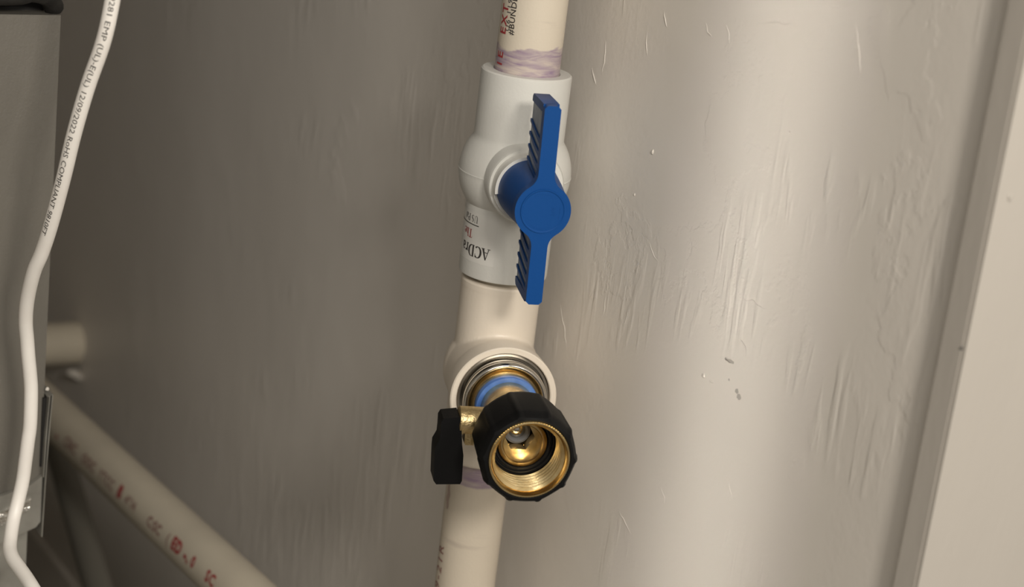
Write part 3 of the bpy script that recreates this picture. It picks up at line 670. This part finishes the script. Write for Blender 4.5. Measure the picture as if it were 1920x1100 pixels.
# galvanized skirt band
def sheet(name, pts, t, mm, parent, label=None):
    """pts: corners of a thin plate, thickened along +Y"""
    bm = bmesh.new(); prism(bm, [(p[0], p[2]) for p in pts], lambda a, b, d: V((a, pts[0][1] + d, b)), 0.0, t); bevel(bm, 0.0003, 1); return put(name, bm, mm, parent, 40, label)
sheet('base_band', [(-0.80, CY - 0.0025, -0.250), (-0.172, CY - 0.0025, -0.1223), (-0.1600, CY - 0.0025, -0.1190), (-0.1545, CY - 0.0025, -0.1150), (-0.1545, CY - 0.0025, -0.1375), (-0.1565, CY - 0.0025, -0.1400), (-0.172, CY - 0.0025, -0.1455), (-0.80, CY - 0.0025, -0.275)], 0.0022, M['zinc'], ah, 'galvanized sheet band')
sheet('foil_tape', [(-0.1595, CY - 0.0034, -0.1250), (-0.170, CY - 0.0034, -0.1290), (-0.20, CY - 0.0034, -0.1390), (-0.20, CY - 0.0034, -0.1460), (-0.172, CY - 0.0034, -0.1360), (-0.1600, CY - 0.0034, -0.1305)], 0.0006, M['foil'], ah, 'shiny crumpled foil tape')
bm = bmesh.new(); box(bm, (-0.80, CY + 0.003, FZ), (-0.1585, 0.60, -0.1366)); bevel(bm, 0.001, 2); put('base_plenum', bm, M['zinc'], ah, 40, label='galvanized base plenum')
bm = bmesh.new(); box(bm, (-0.1790, CY + 0.0005, -0.166), (-0.1715, CY + 0.0035, -0.161)); bevel(bm, 0.0005, 1); put('plenum_slot', bm, M['dark'], ah, 40)
# bent side flange standing off the cabinet, seen edge-on
bm = bmesh.new(); box(bm, (-0.1553, CY - 0.0012, -0.1110), (-0.1540, CY + 0.10, -0.0780)); put('flange_shade', bm, M['dark'], ah, 0)  # dark box filling the open gap, its shade given as colour
bm = bmesh.new()
for off, zt, zb, dx in ((0.0, -0.0765, -0.1150, 0.0006), (0.0012, -0.0760, -0.1445, 0.0)):
    P = [(-0.1540 + off, zt), (-0.1532 + off, zt + 0.0006), (-0.1538 + off, zt - 0.012), (-0.1541 + off * 0.6, (zt + zb) / 2), (-0.1545 + off * 0.4, zb)]
    A1 = []; 
    for x, z in P: A1.append((bm.verts.new((x - 0.0002, CY - 0.004, z)), bm.verts.new((x + 0.0002, CY - 0.004, z)), bm.verts.new((x + 0.0002, CY + 0.09, z)), bm.verts.new((x - 0.0002, CY + 0.09, z))))
    for p, q in zip(A1, A1[1:]):
        for k in range(4): bm.faces.new((p[k], p[(k + 1) % 4], q[(k + 1) % 4], q[k]))
    bm.faces.new(A1[0]); bm.faces.new(A1[-1])
put('side_flange', bm, M['zinc'], ah, 30, label='thin bent galvanized side flange')
blob('paint_flake', (-0.1538, CY - 0.002, -0.0735), 0.0009, M['chip'], ah, 3, (1, 0.4, 1))

# ------------------------------------------------------------ data cable
CP = [(-172, 0, 1600), (-172, 0, 1000), (-172, 0, 600), (-172, 0, 380), (-172, 0, 280), (-172, 0, 215), (-172.2, 2.0, 175), (-172.0, 8.0, 142), (-172.4, 12.8, 121.6), (-174.0, 16.0, 104.0), (-176.6, 23.3, 84.8), (-178.3, 30.6, 65.2), (-178.8, 38.6, 45.8), (-179.3, 48.7, 24.6), (-180.0, 56.1, 10.6), (-180.8, 61.5, 2.0), (-180.6, 67.2, -7.5), (-180.0, 72.0, -16.7), (-178.9, 75.6, -25.5), (-177.3, 77.9, -33.8), (-176.0, 79.2, -42.1), (-174.7, 80.0, -50.4), (-173.9, 80.2, -58.4), (-173.8, 80.0, -72.7), (-174.5, 79.8, -80.4), (-175.3, 79.6, -89.2), (-176.2, 79.3, -97.8), (-178.1, 78.3, -106.2), (-180.9, 75.1, -113.4), (-184.0, 68.6, -118.5), (-186.0, 62.8, -120.7), (-186.9, 56.0, -121.6), (-186.6, 47.9, -122.3), (-186.2, 39.9, -123.0), (-185.9, 30.8, -124.2), (-184.6, 18.3, -128), (-183, 2, -140), (-183, -8, -165), (-183, -12, -210), (-184, -12, -300), (-184, -12, -400), (-184, -12, -519)]
CP = [tuple(c / 1000 for c in p) for p in CP]
cb = root('data_cable', CP[-1], 'white network cable with black printing hanging in front of the grey cabinet', 'cable')
path = catmull([(-0.172, 0.0, CZ - 0.002)] + CP, 8)
bm = bmesh.new(); fr = tube(bm, path, 0.00285, 24); put('cable_jacket', bm, M['cable'], cb, 60)
# printing follows the cable
cum = [0]; 
for a, b in zip(fr, fr[1:]): cum.append(cum[-1] + (b[0] - a[0]).length)
def at_s(s):
    import bisect
    i = max(0, min(len(cum) - 2, bisect.bisect_right(cum, s) - 1)); t = (s - cum[i]) / (cum[i + 1] - cum[i])
    return fr[i][0].lerp(fr[i + 1][0], t), fr[i][1].lerp(fr[i + 1][1], t).normalized()
s_start = min(range(len(fr)), key=lambda i: abs(fr[i][0].z - 0.1203) + abs(fr[i][0].x + 0.172) * 5)
s0 = cum[s_start]
camd = V((-0.41374, -0.62947, 0.23815))
tb_ = text_bm('9281 EMP (UL)-E(UL) 12/09/2022 RoHS COMPLIANT 9810FT', 0.0029, 0.0006, 1.0, 0.0)
W_ = width(tb_); LEN = 0.1088
def on_cable(x, y):
    s = x / W_ * LEN; p, t = at_s(s0 + s); toc = (camd - p).normalized(); toc = (toc - t * toc.dot(t)).normalized()
    side = t.cross(toc).normalized()                # points camera right or left
    if side.dot(dirp(90)) < 0: side = -side
    ph = radians(2 - 40 * (s / LEN)); yy = (y - 0.00102) / 0.0029
    a = ph + yy
    return p + (toc * cos(a) + side * sin(a)) * 0.00292
wrap(tb_, on_cable); put('black_lettering', tb_, M['ink'], cb, 0)
